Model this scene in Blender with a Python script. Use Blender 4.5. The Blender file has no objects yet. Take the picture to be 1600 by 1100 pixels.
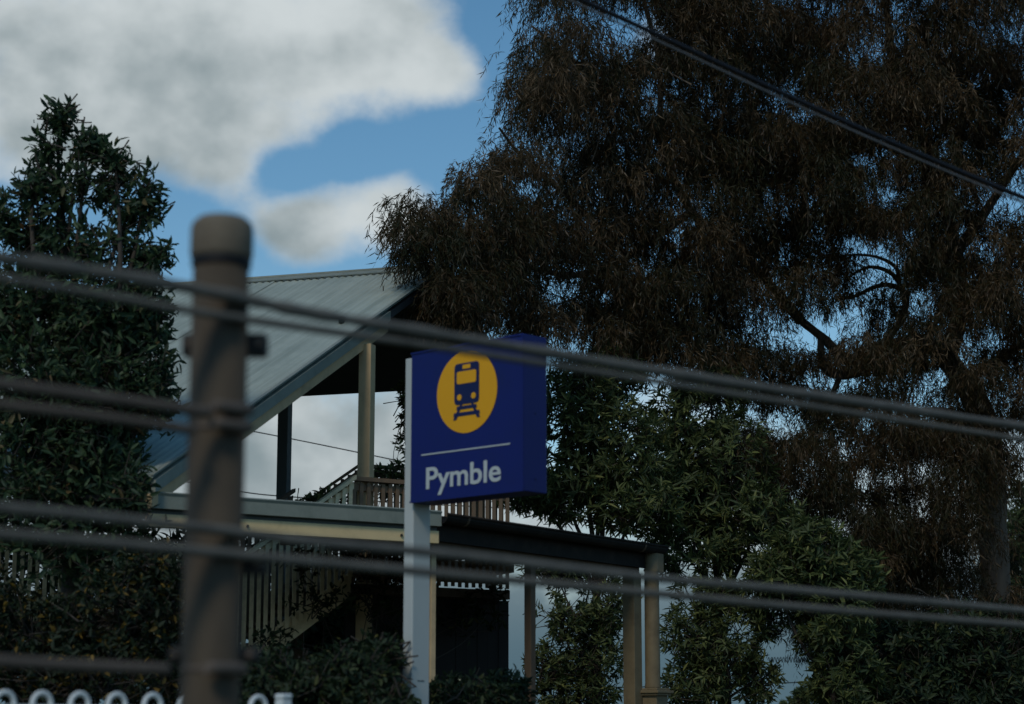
import bpy, math, random
import numpy as np
from mathutils import Vector, Matrix

random.seed(7)
rng = np.random.default_rng(11)
R = math.radians
scene = bpy.context.scene
COL = scene.collection

# ------------------------------------------------------------------ camera
FPX = 3200.0                       # focal length in photo pixels (1600 wide)
PITCH = math.atan(600.0 / FPX)
CZ = 2.4                           # eye height in the carriage above the ballast
cam_data = bpy.data.cameras.new('camera')
cam_data.sensor_width = 36.0
cam_data.lens = 36.0 * FPX / 1600.0
cam_data.clip_start = 0.1
cam_data.clip_end = 6000.0
cam_data.dof.use_dof = True
cam_data.dof.focus_distance = 27.0
cam_data.dof.aperture_fstop = 1.85
cam = bpy.data.objects.new('camera', cam_data)
cam.location = (0, 0, CZ)
cam.rotation_euler = (R(90) + PITCH, 0, 0)
COL.objects.link(cam)
scene.camera = cam

# ------------------------------------------------------------------ exposure
scene.view_settings.view_transform = 'Standard'
scene.view_settings.look = 'None'
scene.view_settings.gamma = 1.0
scene.view_settings.exposure = -0.4
scene.view_settings.use_curve_mapping = False
scene.cycles.max_bounces = 6
scene.cycles.diffuse_bounces = 3
scene.cycles.transmission_bounces = 3
scene.cycles.use_denoising = True

CP, SP = math.cos(PITCH), math.sin(PITCH)


def ray(px, py):
    a = (px - 800.0) / FPX
    b = (550.0 - py) / FPX
    d = CP - b * SP
    return a / d, (b * CP + SP) / d          # x per metre of depth, z per metre of depth


def P(px, py, D):
    k, e = ray(px, py)
    return Vector((k * D, D, CZ + e * D))


def hit(px, py, p0, d):
    """point above the plan line p0 + t*d that is seen in direction (px, py)"""
    k, e = ray(px, py)
    t = (k * p0[1] - p0[0]) / (d[0] - k * d[1])
    D = p0[1] + d[1] * t
    return Vector((p0[0] + d[0] * t, D, CZ + e * D))


def proj(Q):
    Q = np.asarray(Q, float)
    x, y, z = Q[..., 0], Q[..., 1], Q[..., 2] - CZ
    dep = y * CP + z * SP
    up = -y * SP + z * CP
    return 800 + FPX * x / dep, 550 - FPX * up / dep


# ------------------------------------------------------------------ sky and sun
SUN_EL, SUN_AZ = R(43), R(-158)              # azimuth clockwise from +Y
world = bpy.data.worlds.new('World')
scene.world = world
world.use_nodes = True
wn, wl = world.node_tree.nodes, world.node_tree.links
for n in list(wn):
    wn.remove(n)


def wnode(t, **kw):
    n = wn.new(t)
    for k, v in kw.items():
        setattr(n, k, v)
    return n


def wmath(op, a, b=None, c=None, clamp=False):
    n = wnode('ShaderNodeMath', operation=op)
    n.use_clamp = clamp
    for i, v in enumerate((a, b, c)):
        if v is None:
            continue
        if isinstance(v, (int, float)):
            n.inputs[i].default_value = v
        else:
            wl.new(v, n.inputs[i])
    return n.outputs[0]


def wramp(v, lo, hi, to0=0.0, to1=1.0):
    n = wnode('ShaderNodeMapRange', interpolation_type='SMOOTHSTEP')
    wl.new(v, n.inputs[0])
    n.inputs[1].default_value = lo
    n.inputs[2].default_value = hi
    n.inputs[3].default_value = to0
    n.inputs[4].default_value = to1
    return n.outputs[0]


tc = wnode('ShaderNodeTexCoord').outputs['Generated']
sky = wnode('ShaderNodeTexSky', sky_type='NISHITA')
sky.sun_disc = False
sky.sun_elevation = SUN_EL
sky.sun_rotation = SUN_AZ
sky.air_density = 1.0
sky.dust_density = 0.1
sky.ozone_density = 1.0


def wnoise(vec, scale, detail, rough, off=(0, 0, 0), zs=1.6):
    mp = wnode('ShaderNodeMapping')
    mp.inputs['Location'].default_value = off
    mp.inputs['Scale'].default_value = (1, 1, zs)
    wl.new(vec, mp.inputs[0])
    n = wnode('ShaderNodeTexNoise')
    n.inputs['Scale'].default_value = scale
    n.inputs['Detail'].default_value = detail
    n.inputs['Roughness'].default_value = rough
    wl.new(mp.outputs[0], n.inputs['Vector'])
    return n.outputs['Fac']


def lobe(vec, px, py, r, zs=1.4):
    """soft ball of cloud about one direction of the sky"""
    k, e = ray(px, py)
    v = Vector((k, 1, e)).normalized()
    sc = wnode('ShaderNodeVectorMath', operation='MULTIPLY')
    wl.new(vec, sc.inputs[0])
    sc.inputs[1].default_value = (1, 1, zs)
    di = wnode('ShaderNodeVectorMath', operation='DISTANCE')
    wl.new(sc.outputs[0], di.inputs[0])
    di.inputs[1].default_value = (v.x, v.y, v.z * zs)
    return wramp(di.outputs['Value'], 0.0, r / FPX, 1.0, 0.0)


LOBES = [  # sight line, radius in photo pixels, weight
    (40, 60, 400, 0.42), (70, 210, 240, 0.50), (230, 200, 220, 0.32), (330, 50, 360, 0.42), (480, 70, 240, 0.32), (610, 80, 220, 0.66), (340, 210, 240, 0.34), (340, 275, 110, 0.28),
    (470, 190, 120, 0.22), (690, 120, 110, 0.30),
    (520, 345, 170, 0.60), (645, 305, 130, 0.52), (430, 365, 130, 0.58), (640, 370, 90, 0.25),
    (480, 700, 420, 0.50), (140, 600, 380, 0.30), (1130, 680, 260, 0.34), (1000, 60, 110, 0.34),
    (860, 60, 200, -0.60), (720, 245, 150, -0.50), (560, 235, 100, -0.34), (455, 270, 90, -0.45), (330, 400, 110, -0.45), (10, 350, 130, -0.55), (540, 470, 110, -0.40), (150, 420, 160, -0.3),
    (1400, 420, 420, -0.40), (1590, 260, 260, -0.30),
]


def billow(vec):
    return wmath('ADD', wmath('MULTIPLY', wnoise(vec, 5.0, 3, 0.5, (3.1, 0.4, 1.7)), 0.55),
                 wmath('MULTIPLY', wnoise(vec, 13.0, 10, 0.62, (1.3, 7.7, 0.2), 1.2), 1.35))


dens = billow(tc)
for px, py, r, w in LOBES:
    dens = wmath('ADD', dens, wmath('MULTIPLY', lobe(tc, px, py, r), w))
sp_ = wnode('ShaderNodeSeparateXYZ')
wl.new(tc, sp_.inputs[0])
low = wramp(sp_.outputs[2], 0.02, 0.20, 1.0, 0.0)             # cloud thickens towards the horizon
dens = wmath('ADD', dens, wmath('MULTIPLY', low, 0.62))
dens = wmath('ADD', dens, wramp(sp_.outputs[2], 0.0, 0.10, 0.5, 0.0))
tow = wnode('ShaderNodeVectorMath', operation='ADD')          # a little way towards the light
wl.new(tc, tow.inputs[0])
tow.inputs[1].default_value = (0.010, 0.0, 0.026)
def puff(vec):
    return wnoise(vec, 12.0, 5, 0.5, (1.3, 7.7, 0.2), 1.2)


lit = wmath('SUBTRACT', puff(tc), puff(tow.outputs[0]))   # sunny side of each billow
mask = wramp(dens, 1.02, 1.56)
shade = wmath('ADD', wmath('MULTIPLY', lit, 1.4), wmath('MULTIPLY', wnoise(tc, 7.0, 3, 0.45, (0.2, 3.3, 5.1)), 0.9))
shade = wmath('ADD', shade, wmath('MULTIPLY', lobe(tc, 600, 40, 420), 0.22))
shade = wmath('ADD', shade, wmath('MULTIPLY', lobe(tc, 520, 660, 260), -0.22))
shade = wmath('SUBTRACT', shade, wmath('MULTIPLY', lobe(tc, 230, 230, 300), 0.10))
low2 = wramp(sp_.outputs[2], 0.03, 0.12, 1.0, 0.0)
shade = wmath('SUBTRACT', shade, wmath('MULTIPLY', low2, 0.45))
shade = wmath('ADD', shade, wmath('MULTIPLY', wmath('SUBTRACT', 1.0, mask), 0.30))      # thin rims glow
bright = wramp(shade, 0.06, 0.76)
cr = wnode('ShaderNodeMix', data_type='RGBA')
wl.new(bright, cr.inputs['Factor'])
far_c = wnode('ShaderNodeMix', data_type='RGBA')              # far cloud near the horizon is blue-grey
wl.new(low2, far_c.inputs['Factor'])
far_c.inputs['A'].default_value = (3.1, 3.9, 4.2, 1)
far_c.inputs['B'].default_value = (1.1, 1.9, 2.4, 1)
wl.new(far_c.outputs['Result'], cr.inputs['A'])
far_d = wnode('ShaderNodeMix', data_type='RGBA')
wl.new(low2, far_d.inputs['Factor'])
far_d.inputs['A'].default_value = (7.9, 8.6, 8.8, 1)
far_d.inputs['B'].default_value = (1.5, 2.5, 3.0, 1)
wl.new(far_d.outputs['Result'], cr.inputs['B'])
mixc = wnode('ShaderNodeMix', data_type='RGBA')
wl.new(mask, mixc.inputs['Factor'])
hs = wnode('ShaderNodeHueSaturation')
hs.inputs['Hue'].default_value = 0.49
hs.inputs['Saturation'].default_value = 1.26
hs.inputs['Value'].default_value = 1.22
wl.new(sky.outputs[0], hs.inputs['Color'])
wl.new(hs.outputs[0], mixc.inputs['A'])
wl.new(cr.outputs['Result'], mixc.inputs['B'])
bg = wnode('ShaderNodeBackground')
bg.inputs['Strength'].default_value = 0.10
wl.new(mixc.outputs['Result'], bg.inputs['Color'])
out = wnode('ShaderNodeOutputWorld')
wl.new(bg.outputs[0], out.inputs['Surface'])

sun_data = bpy.data.lights.new('sun', 'SUN')
sun_data.energy = 1.4
sun_data.angle = R(12)
sun_data.color = (1.0, 0.91, 0.77)
sun = bpy.data.objects.new('sun', sun_data)
sv = Vector((math.sin(SUN_AZ) * math.cos(SUN_EL), math.cos(SUN_AZ) * math.cos(SUN_EL), math.sin(SUN_EL)))
sun.rotation_euler = sv.to_track_quat('Z', 'Y').to_euler()
sun.location = sv * 60
COL.objects.link(sun)

# ------------------------------------------------------------------ materials
MATS = {}


def mat(name, col, rough=0.7, metal=0.0, var=0.12, scale=6.0, spec=0.3, bump=0.0, bscale=40.0, stretch=(1, 1, 1),
        dirt=None, dirt_amt=0.5, dscale=3.0):
    if name in MATS:
        return MATS[name]
    m = bpy.data.materials.new(name)
    m.use_nodes = True
    nt = m.node_tree
    N, L = nt.nodes, nt.links
    b = N['Principled BSDF']
    b.inputs['Roughness'].default_value = rough
    b.inputs['Metallic'].default_value = metal
    b.inputs['Specular IOR Level'].default_value = spec
    t = N.new('ShaderNodeTexCoord')
    mp = N.new('ShaderNodeMapping')
    mp.inputs['Scale'].default_value = stretch
    L.new(t.outputs['Object'], mp.inputs[0])
    nz = N.new('ShaderNodeTexNoise')
    nz.inputs['Scale'].default_value = scale
    nz.inputs['Detail'].default_value = 6
    nz.inputs['Roughness'].default_value = 0.6
    L.new(mp.outputs[0], nz.inputs['Vector'])
    mx = N.new('ShaderNodeMix')
    mx.data_type = 'RGBA'
    L.new(nz.outputs['Fac'], mx.inputs['Factor'])
    mx.inputs['A'].default_value = (*[c * (1 - var * 2) for c in col], 1)
    mx.inputs['B'].default_value = (*[min(1, c * (1 + var * 2)) for c in col], 1)
    res = mx.outputs['Result']
    if dirt:
        n2 = N.new('ShaderNodeTexNoise')
        n2.inputs['Scale'].default_value = dscale
        n2.inputs['Detail'].default_value = 8
        n2.inputs['Roughness'].default_value = 0.7
        L.new(mp.outputs[0], n2.inputs['Vector'])
        rg = N.new('ShaderNodeMapRange')
        rg.interpolation_type = 'SMOOTHSTEP'
        L.new(n2.outputs['Fac'], rg.inputs[0])
        rg.inputs[1].default_value = 0.45
        rg.inputs[2].default_value = 0.75
        rg.inputs[4].default_value = dirt_amt
        m2 = N.new('ShaderNodeMix')
        m2.data_type = 'RGBA'
        L.new(rg.outputs[0], m2.inputs['Factor'])
        L.new(res, m2.inputs['A'])
        m2.inputs['B'].default_value = (*dirt, 1)
        res = m2.outputs['Result']
    L.new(res, b.inputs['Base Color'])
    if bump:
        n3 = N.new('ShaderNodeTexNoise')
        n3.inputs['Scale'].default_value = bscale
        n3.inputs['Detail'].default_value = 5
        L.new(mp.outputs[0], n3.inputs['Vector'])
        bp = N.new('ShaderNodeBump')
        bp.inputs['Strength'].default_value = bump
        bp.inputs['Distance'].default_value = 0.01
        L.new(n3.outputs['Fac'], bp.inputs['Height'])
        L.new(bp.outputs[0], b.inputs['Normal'])
    MATS[name] = m
    return m


def leaf_mat(name, cols, trans=0.3, rough=0.45, tint=False):
    """leaf colours picked leaf by leaf; part of the light comes through the blade"""
    m = bpy.data.materials.new(name)
    m.use_nodes = True
    nt = m.node_tree
    N, L = nt.nodes, nt.links
    N.remove(N['Principled BSDF'])
    g = N.new('ShaderNodeNewGeometry')
    rp = N.new('ShaderNodeValToRGB')
    rp.color_ramp.interpolation = 'LINEAR'
    els = rp.color_ramp.elements
    while len(els) < len(cols):
        els.new(0.5)
    for i, (pos, c) in enumerate(cols):
        els[i].position = pos
        els[i].color = (*c, 1)
    fac = g.outputs['Random Per Island']
    if tint:                                  # each bough has its own cast, each leaf its own shade of it
        at = N.new('ShaderNodeAttribute')
        at.attribute_name = 'tint'
        mm_ = N.new('ShaderNodeMath')
        mm_.operation = 'MULTIPLY_ADD'
        L.new(fac, mm_.inputs[0])
        mm_.inputs[1].default_value = 0.5
        m3_ = N.new('ShaderNodeMath')
        m3_.operation = 'MULTIPLY'
        L.new(at.outputs['Fac'], m3_.inputs[0])
        m3_.inputs[1].default_value = 0.5
        L.new(m3_.outputs[0], mm_.inputs[2])
        fac = mm_.outputs[0]
    L.new(fac, rp.inputs[0])
    d = N.new('ShaderNodeBsdfDiffuse')
    t = N.new('ShaderNodeBsdfTranslucent')
    gl = N.new('ShaderNodeBsdfGlossy')
    gl.inputs['Roughness'].default_value = rough
    gl.inputs['Color'].default_value = (0.9, 0.95, 1, 1)
    L.new(rp.outputs[0], d.inputs[0])
    L.new(rp.outputs[0], t.inputs[0])
    m1 = N.new('ShaderNodeMixShader')
    m1.inputs[0].default_value = trans
    L.new(d.outputs[0], m1.inputs[1])
    L.new(t.outputs[0], m1.inputs[2])
    m2 = N.new('ShaderNodeMixShader')
    m2.inputs[0].default_value = 0.015
    L.new(m1.outputs[0], m2.inputs[1])
    L.new(gl.outputs[0], m2.inputs[2])
    L.new(m2.outputs[0], N['Material Output'].inputs['Surface'])
    MATS[name] = m
    return m


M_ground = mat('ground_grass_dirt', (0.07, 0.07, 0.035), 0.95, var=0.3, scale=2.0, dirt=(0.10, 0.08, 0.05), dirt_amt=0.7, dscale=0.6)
def roof_material():
    m = mat('zincalume_sheet', (0.41, 0.45, 0.375), 0.55, var=0.08, scale=1.6, spec=0.35, dirt=(0.24, 0.28, 0.235), dirt_amt=0.5, dscale=1.1)
    N, L = m.node_tree.nodes, m.node_tree.links
    b = N['Principled BSDF']
    src = b.inputs['Base Color'].links[0].from_socket
    tcn = N.new('ShaderNodeTexCoord')
    rows = []
    for v in ((0.954 * 15, -0.30 * 15, 0), (-0.274 * 0.5, -0.871 * 0.5, -0.4 * 0.5)):     # across the ribs, down the slope
        d = N.new('ShaderNodeVectorMath')
        d.operation = 'DOT_PRODUCT'
        L.new(tcn.outputs['Object'], d.inputs[0])
        d.inputs[1].default_value = v
        rows.append(d.outputs['Value'])
    cb = N.new('ShaderNodeCombineXYZ')
    L.new(rows[0], cb.inputs[0])
    L.new(rows[1], cb.inputs[1])
    nz = N.new('ShaderNodeTexNoise')
    nz.inputs['Scale'].default_value = 1.0
    nz.inputs['Detail'].default_value = 4
    L.new(cb.outputs[0], nz.inputs['Vector'])
    rg = N.new('ShaderNodeMapRange')
    L.new(nz.outputs['Fac'], rg.inputs[0])
    rg.inputs[1].default_value = 0.42
    rg.inputs[2].default_value = 0.70
    rg.inputs[4].default_value = 0.6
    mx = N.new('ShaderNodeMix')
    mx.data_type = 'RGBA'
    L.new(rg.outputs[0], mx.inputs['Factor'])
    L.new(src, mx.inputs['A'])
    mx.inputs['B'].default_value = (0.23, 0.265, 0.215, 1)
    L.new(mx.outputs['Result'], b.inputs['Base Color'])
    return m


M_roof = roof_material()
M_flash = mat('green_grey_flashing', (0.25, 0.27, 0.22), 0.5, var=0.08, scale=3, dirt=(0.12, 0.145, 0.115), dirt_amt=0.5, dscale=4)
M_cream = mat('cream_paint', (0.58, 0.42, 0.23), 0.55, var=0.08, scale=5, dirt=(0.28, 0.22, 0.13), dirt_amt=0.55, dscale=3.5, bump=0.08, bscale=30)
M_beam = mat('lightened_cream_paint', (0.80, 0.60, 0.31), 0.5, var=0.06, scale=4, dirt=(0.42, 0.30, 0.15), dirt_amt=0.45, dscale=3)  # cream lightened in colour to offset the gutter's shade on the beam
M_picket = mat('lightened_cream_picket', (0.82, 0.64, 0.38), 0.65, var=0.12, scale=9, dirt=(0.22, 0.16, 0.09), dirt_amt=0.55, dscale=5)  # colour raised to make up for the gable roof's shade
M_cream2 = mat('cream_weathered_shaded', (0.19, 0.145, 0.080), 0.65, var=0.14, scale=9, dirt=(0.09, 0.065, 0.035), dirt_amt=0.65, dscale=5, bump=0.1)  # shade on posts and column is toned into this darker cream
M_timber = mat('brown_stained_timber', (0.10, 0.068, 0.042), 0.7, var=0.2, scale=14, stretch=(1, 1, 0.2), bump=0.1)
M_railtimber = mat('tan_rail_timber', (0.20, 0.13, 0.075), 0.7, var=0.2, scale=14, stretch=(1, 1, 0.2))
M_darkwall = mat('dark_boards', (0.020, 0.019, 0.017), 0.8, var=0.2, scale=8, stretch=(1, 1, 0.15))  # near-black boards with slight random tone
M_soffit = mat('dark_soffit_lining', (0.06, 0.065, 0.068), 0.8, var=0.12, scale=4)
M_oldgutter = mat('shaded_brown_gutter', (0.022, 0.020, 0.017), 0.7, var=0.2, scale=6, spec=0.1, dirt=(0.05, 0.038, 0.028), dirt_amt=0.5, dscale=6)  # shade from the trees is put into this near-black brown
M_slate = mat('grey_green_post', (0.10, 0.115, 0.11), 0.6, var=0.1, scale=5)
M_concrete = mat('weathered_pole_shaded', (0.078, 0.060, 0.040), 0.85, var=0.16, scale=14, dirt=(0.06, 0.048, 0.036), dirt_amt=0.7, dscale=9,
                 bump=0.3, bscale=60, stretch=(1, 1, 0.35))  # shaft colour also holds the shade of the unseen train
M_cap = mat('weathered_cap_lit', (0.17, 0.14, 0.10), 0.85, var=0.16, scale=14, dirt=(0.12, 0.09, 0.065), dirt_amt=0.6, dscale=9, bump=0.3, bscale=60)  # warm light on the pole top is put into this paler tone
M_band = mat('black_strap', (0.012, 0.012, 0.014), 0.6, var=0.15)
M_clamp = mat('dark_clamp_iron', (0.03, 0.028, 0.027), 0.65, var=0.25, scale=20)
M_cable = mat('dusty_cable', (0.135, 0.125, 0.105), 0.75, var=0.25, scale=8, dirt=(0.23, 0.20, 0.16), dirt_amt=0.5, dscale=14)
M_cable2 = mat('brown_dusty_cable', (0.12, 0.095, 0.075), 0.75, var=0.25, scale=8, dirt=(0.17, 0.13, 0.10), dirt_amt=0.5, dscale=14)
M_black = mat('black_cable', (0.008, 0.008, 0.010), 0.45, var=0.1)
M_wire = mat('bare_grey_wire', (0.10, 0.11, 0.12), 0.5, var=0.1)
M_post = mat('white_post_paint', (0.50, 0.53, 0.50), 0.42, var=0.04, scale=3, dirt=(0.45, 0.48, 0.47), dirt_amt=0.4, dscale=2.5)
M_blue = mat('blue_sign_enamel', (0.004, 0.011, 0.125), 0.42, var=0.05, scale=2.0, spec=0.25, dirt=(0.006, 0.013, 0.085), dirt_amt=0.6, dscale=2.2)
M_gold = mat('golden_sign_film', (0.80, 0.38, 0.006), 0.4, var=0.03, scale=3, spec=0.25)
M_navy = mat('navy_sign_film', (0.006, 0.012, 0.075), 0.4, var=0.05, spec=0.25)
M_white = mat('white_sign_film', (0.50, 0.54, 0.53), 0.4, var=0.03, spec=0.25)
M_fence = mat('white_fence_enamel', (0.72, 0.76, 0.74), 0.4, var=0.04, scale=8, dirt=(0.4, 0.4, 0.36), dirt_amt=0.4, dscale=10)
M_bark = mat('grey_brown_bark', (0.15, 0.115, 0.085), 0.9, var=0.3, scale=10, stretch=(1, 1, 0.3), bump=0.5, bscale=18)
M_bark2 = mat('dark_bark', (0.06, 0.05, 0.04), 0.9, var=0.25, scale=10, stretch=(1, 1, 0.3), bump=0.4, bscale=18)
M_pale = mat('pale_yellow_paint', (0.62, 0.60, 0.36), 0.6, var=0.06)
L_weep = leaf_mat('weeping_leaf', [(0, (0.016, 0.024, 0.009)), (0.30, (0.038, 0.037, 0.014)), (0.68, (0.074, 0.045, 0.020)), (1, (0.20, 0.14, 0.075))], 0.30, tint=True)
L_glossy = leaf_mat('dark_laurel_leaf', [(0, (0.026, 0.050, 0.026)), (0.6, (0.048, 0.086, 0.040)), (0.95, (0.090, 0.14, 0.058)), (1, (0.18, 0.11, 0.05))], 0.38, 0.5)
L_green = leaf_mat('oleander_leaf', [(0, (0.050, 0.070, 0.028)), (0.5, (0.088, 0.118, 0.042)), (0.9, (0.15, 0.185, 0.062)), (1, (0.28, 0.29, 0.09))], 0.42, 0.5)
L_shrub = leaf_mat('shrub_leaf', [(0, (0.014, 0.026, 0.012)), (0.6, (0.026, 0.044, 0.018)), (0.95, (0.050, 0.070, 0.024)), (1, (0.12, 0.11, 0.03))], 0.25, 0.6)
L_yellow = leaf_mat('yellowing_leaf', [(0, (0.012, 0.022, 0.010)), (0.85, (0.026, 0.040, 0.015)), (0.93, (0.13, 0.085, 0.014)), (1, (0.26, 0.16, 0.025))], 0.3, 0.6)


# ------------------------------------------------------------------ mesh helpers
class MB:
    def __init__(self):
        self.v, self.f, self.s = [], [], []

    def add(self, vs, fs, smooth=False):
        o = len(self.v)
        self.v.extend([tuple(x) for x in vs])
        self.f.extend([tuple(i + o for i in f) for f in fs])
        self.s.extend([smooth] * len(fs))
        return self

    def box(self, o, ax, ay, az):
        """box from corner o spanned by the three vectors"""
        o, ax, ay, az = map(Vector, (o, ax, ay, az))
        vs = [o + ax * i + ay * j + az * k for k in (0, 1) for j in (0, 1) for i in (0, 1)]
        fs = [(0, 2, 3, 1), (4, 5, 7, 6), (0, 1, 5, 4), (2, 6, 7, 3), (0, 4, 6, 2), (1, 3, 7, 5)]
        if ax.cross(ay).dot(az) < 0:
            fs = [f[::-1] for f in fs]
        return self.add(vs, fs)

    def cbox(self, c, ax, ay, az):
        c, ax, ay, az = map(Vector, (c, ax, ay, az))
        return self.box(c - ax / 2 - ay / 2 - az / 2, ax, ay, az)

    def tube(self, pts, rad, n=8, caps=True):
        pts = [Vector(p) for p in pts]
        if isinstance(rad, (int, float)):
            rad = [rad] * len(pts)
        vs, fs = [], []
        ref = None
        for i, p in enumerate(pts):
            t = (pts[min(i + 1, len(pts) - 1)] - pts[max(i - 1, 0)])
            t = t.normalized() if t.length > 1e-9 else Vector((0, 0, 1))
            if ref is None:
                ref = t.orthogonal().normalized()
            ref = (ref - t * ref.dot(t))
            ref = ref.normalized() if ref.length > 1e-6 else t.orthogonal().normalized()
            bi = t.cross(ref)
            for k in range(n):
                a = 2 * math.pi * k / n
                vs.append(p + (ref * math.cos(a) + bi * math.sin(a)) * rad[i])
        for i in range(len(pts) - 1):
            for k in range(n):
                k2 = (k + 1) % n
                fs.append((i * n + k, i * n + k2, (i + 1) * n + k2, (i + 1) * n + k))
        self.add(vs, fs, True)
        if caps:
            o = len(self.v) - len(vs)
            self.f.append(tuple(o + k for k in range(n))[::-1])
            self.f.append(tuple(o + (len(pts) - 1) * n + k for k in range(n)))
            self.s += [False, False]
        return self

    def lathe(self, c, prof, n=24, smooth=True):
        c = Vector(c)
        vs, fs = [], []
        for r, z in prof:
            for k in range(n):
                a = 2 * math.pi * k / n
                vs.append(c + Vector((r * math.cos(a), r * math.sin(a), z)))
        for i in range(len(prof) - 1):
            for k in range(n):
                k2 = (k + 1) % n
                fs.append((i * n + k, i * n + k2, (i + 1) * n + k2, (i + 1) * n + k))
        fs.append(tuple(range(n))[::-1])
        fs.append(tuple((len(prof) - 1) * n + k for k in range(n)))
        return self.add(vs, fs, smooth)

    def mesh(self, name):
        me = bpy.data.meshes.new(name)
        me.from_pydata(self.v, [], self.f)
        me.polygons.foreach_set('use_smooth', self.s)
        me.update()
        return me


def adopt(o, parent):
    if parent is not None:
        base = parent
        o.parent = parent
        off = Vector((0, 0, 0))
        p = parent
        while p is not None:
            off += p['_o'] if False else OFF.get(p.name, Vector((0, 0, 0)))
            p = p.parent
        o.matrix_parent_inverse = Matrix.Translation(-OFFW.get(base.name, Vector((0, 0, 0))))


OFF, OFFW = {}, {}


def obj(name, geo, m, parent=None, loc=(0, 0, 0), rotz=0.0, bevel=0.0):
    """one mesh object; geometry is in world space unless loc is given"""
    me = geo.mesh(name) if isinstance(geo, MB) else geo
    if m is not None and not me.materials:
        me.materials.append(m)
    o = bpy.data.objects.new(name, me)
    COL.objects.link(o)
    o.location = loc
    o.rotation_euler = (0, 0, rotz)
    if parent is not None:
        o.parent = parent
        # every parent is only moved, never turned, so the inverse is one shift
        o.matrix_parent_inverse = Matrix.Translation(-OFFW.get(parent.name, Vector((0, 0, 0))))
    OFFW[o.name] = Vector(loc)
    if bevel:
        bv = o.modifiers.new('bevel', 'BEVEL')
        bv.width = bevel
        bv.segments = 2
        bv.limit_method = 'ANGLE'
    return o


def tag(o, label, cat, group=None, kind=None):
    if label:
        o['label'] = label
    if cat:
        o['category'] = cat
    if group:
        o['group'] = group
    if kind:
        o['kind'] = kind
    return o


def thing(name, label, cat, loc=(0, 0, 0), group=None):
    o = bpy.data.objects.new(name, None)
    o.empty_display_size = 0.2
    COL.objects.link(o)
    o.location = loc
    OFFW[o.name] = Vector(loc)
    return tag(o, label, cat, group)


UP = Vector((0, 0, 1))
U = Vector((0.68, 0.733, 0)).normalized()         # along the railway, away to the right
W = Vector((U.y, -U.x, 0))                        # across the railway, towards us to the right


# ------------------------------------------------------------------ ground
def gz(x, y):
    s = -W.x * x - W.y * y                        # metres from the track side
    s = np.asarray(s, float)
    a = np.clip((s - 3.2) / 4.6, 0, 1)
    b = np.clip((s - 8.5) / 4.0, 0, 1)
    return 1.25 * a * a * (3 - 2 * a) + 0.6 * b * b * (3 - 2 * b)


def make_ground():
    t = np.concatenate([-np.geomspace(2500, 44, 26), np.linspace(-40, 60, 101), np.geomspace(64, 2500, 26)])
    X, Y = np.meshgrid(t, t)
    Z = gz(X, Y) + np.where((np.abs(X) < 80) & (np.abs(Y) < 80), rng.normal(0, 0.025, X.shape), 0)
    n = len(t)
    vs = np.stack([X, Y, Z], -1).reshape(-1, 3)
    i = np.arange(n * n).reshape(n, n)
    fs = np.stack([i[:-1, :-1], i[:-1, 1:], i[1:, 1:], i[1:, :-1]], -1).reshape(-1, 4)
    me = bpy.data.meshes.new('ground')
    me.from_pydata(vs.tolist(), [], fs.tolist())
    me.polygons.foreach_set('use_smooth', [True] * len(fs))
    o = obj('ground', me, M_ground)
    tag(o, 'dark grassy railway embankment rising to the station level', None, kind='structure')


make_ground()

# ------------------------------------------------------------------ stair shelter with the big gable roof
RD = Vector((0.954, -0.30, 0)).normalized()       # ridge direction, to the right and nearer
HD = Vector((-RD.y * -1, -RD.x, 0))               # down the near slope
HD = Vector((-0.30, -0.954, 0)).normalized()
APEX = P(700, 421, 25.0)
EAVE = hit(240, 752, APEX, HD)
SL = EAVE - APEX                                  # full near slope along the verge
PN = RD.cross(SL).normalized()
if PN.z < 0:
    PN = -PN
FARXY = APEX - HD * 2.6
FQ = hit(632, 603, FARXY, RD)
FAR = Vector((FARXY.x, FARXY.y, FQ.z))
FS = FAR - APEX
FN = RD.cross(FS).normalized()
if FN.z < 0:
    FN = -FN

shelter = thing('stair_shelter', 'grey-green corrugated gable roof on posts over the station stairs', 'shelter',
                (APEX.x, APEX.y - 3, float(gz(APEX.x, APEX.y - 3))))


def corrugated(o, along, down, nrm, width, pitch=0.095, amp=0.009):
    m = MB()
    n = int(round(width / pitch * 4))
    vs, fs = [], []
    for i in range(n + 1):
        s = width * i / n
        ph = (s / pitch) % 1.0
        h = amp * (1 if 0.20 < ph < 0.45 else (-1 if ph > 0.62 or ph < 0.02 else 0.0))
        h = amp * math.sin(2 * math.pi * ph)
        for q in (0.0, 0.33, 0.67, 1.0):
            vs.append(o + along * s + down * q + nrm * h)
    for i in range(n):
        for q in range(3):
            a = i * 4 + q
            fs.append((a, a + 1, a + 5, a + 4))
    m.add(vs, fs, True)
    return m


SHW = 0.76
for k in range(9):
    j = rng.normal(0, 0.004)
    obj('roof_sheet', corrugated(APEX - RD * (SHW * k - 0.0) + PN * (0.03 + 0.004 * (k % 2) + j), -RD, SL * (1.0 + rng.normal(0, .002)), PN, SHW + 0.03), M_roof, shelter)
for k in range(9):
    obj('roof_sheet', corrugated(APEX - RD * (SHW * k) + FN * (0.03 + 0.004 * (k % 2)), -RD, FS, FN, SHW + 0.03), M_roof, shelter)
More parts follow.
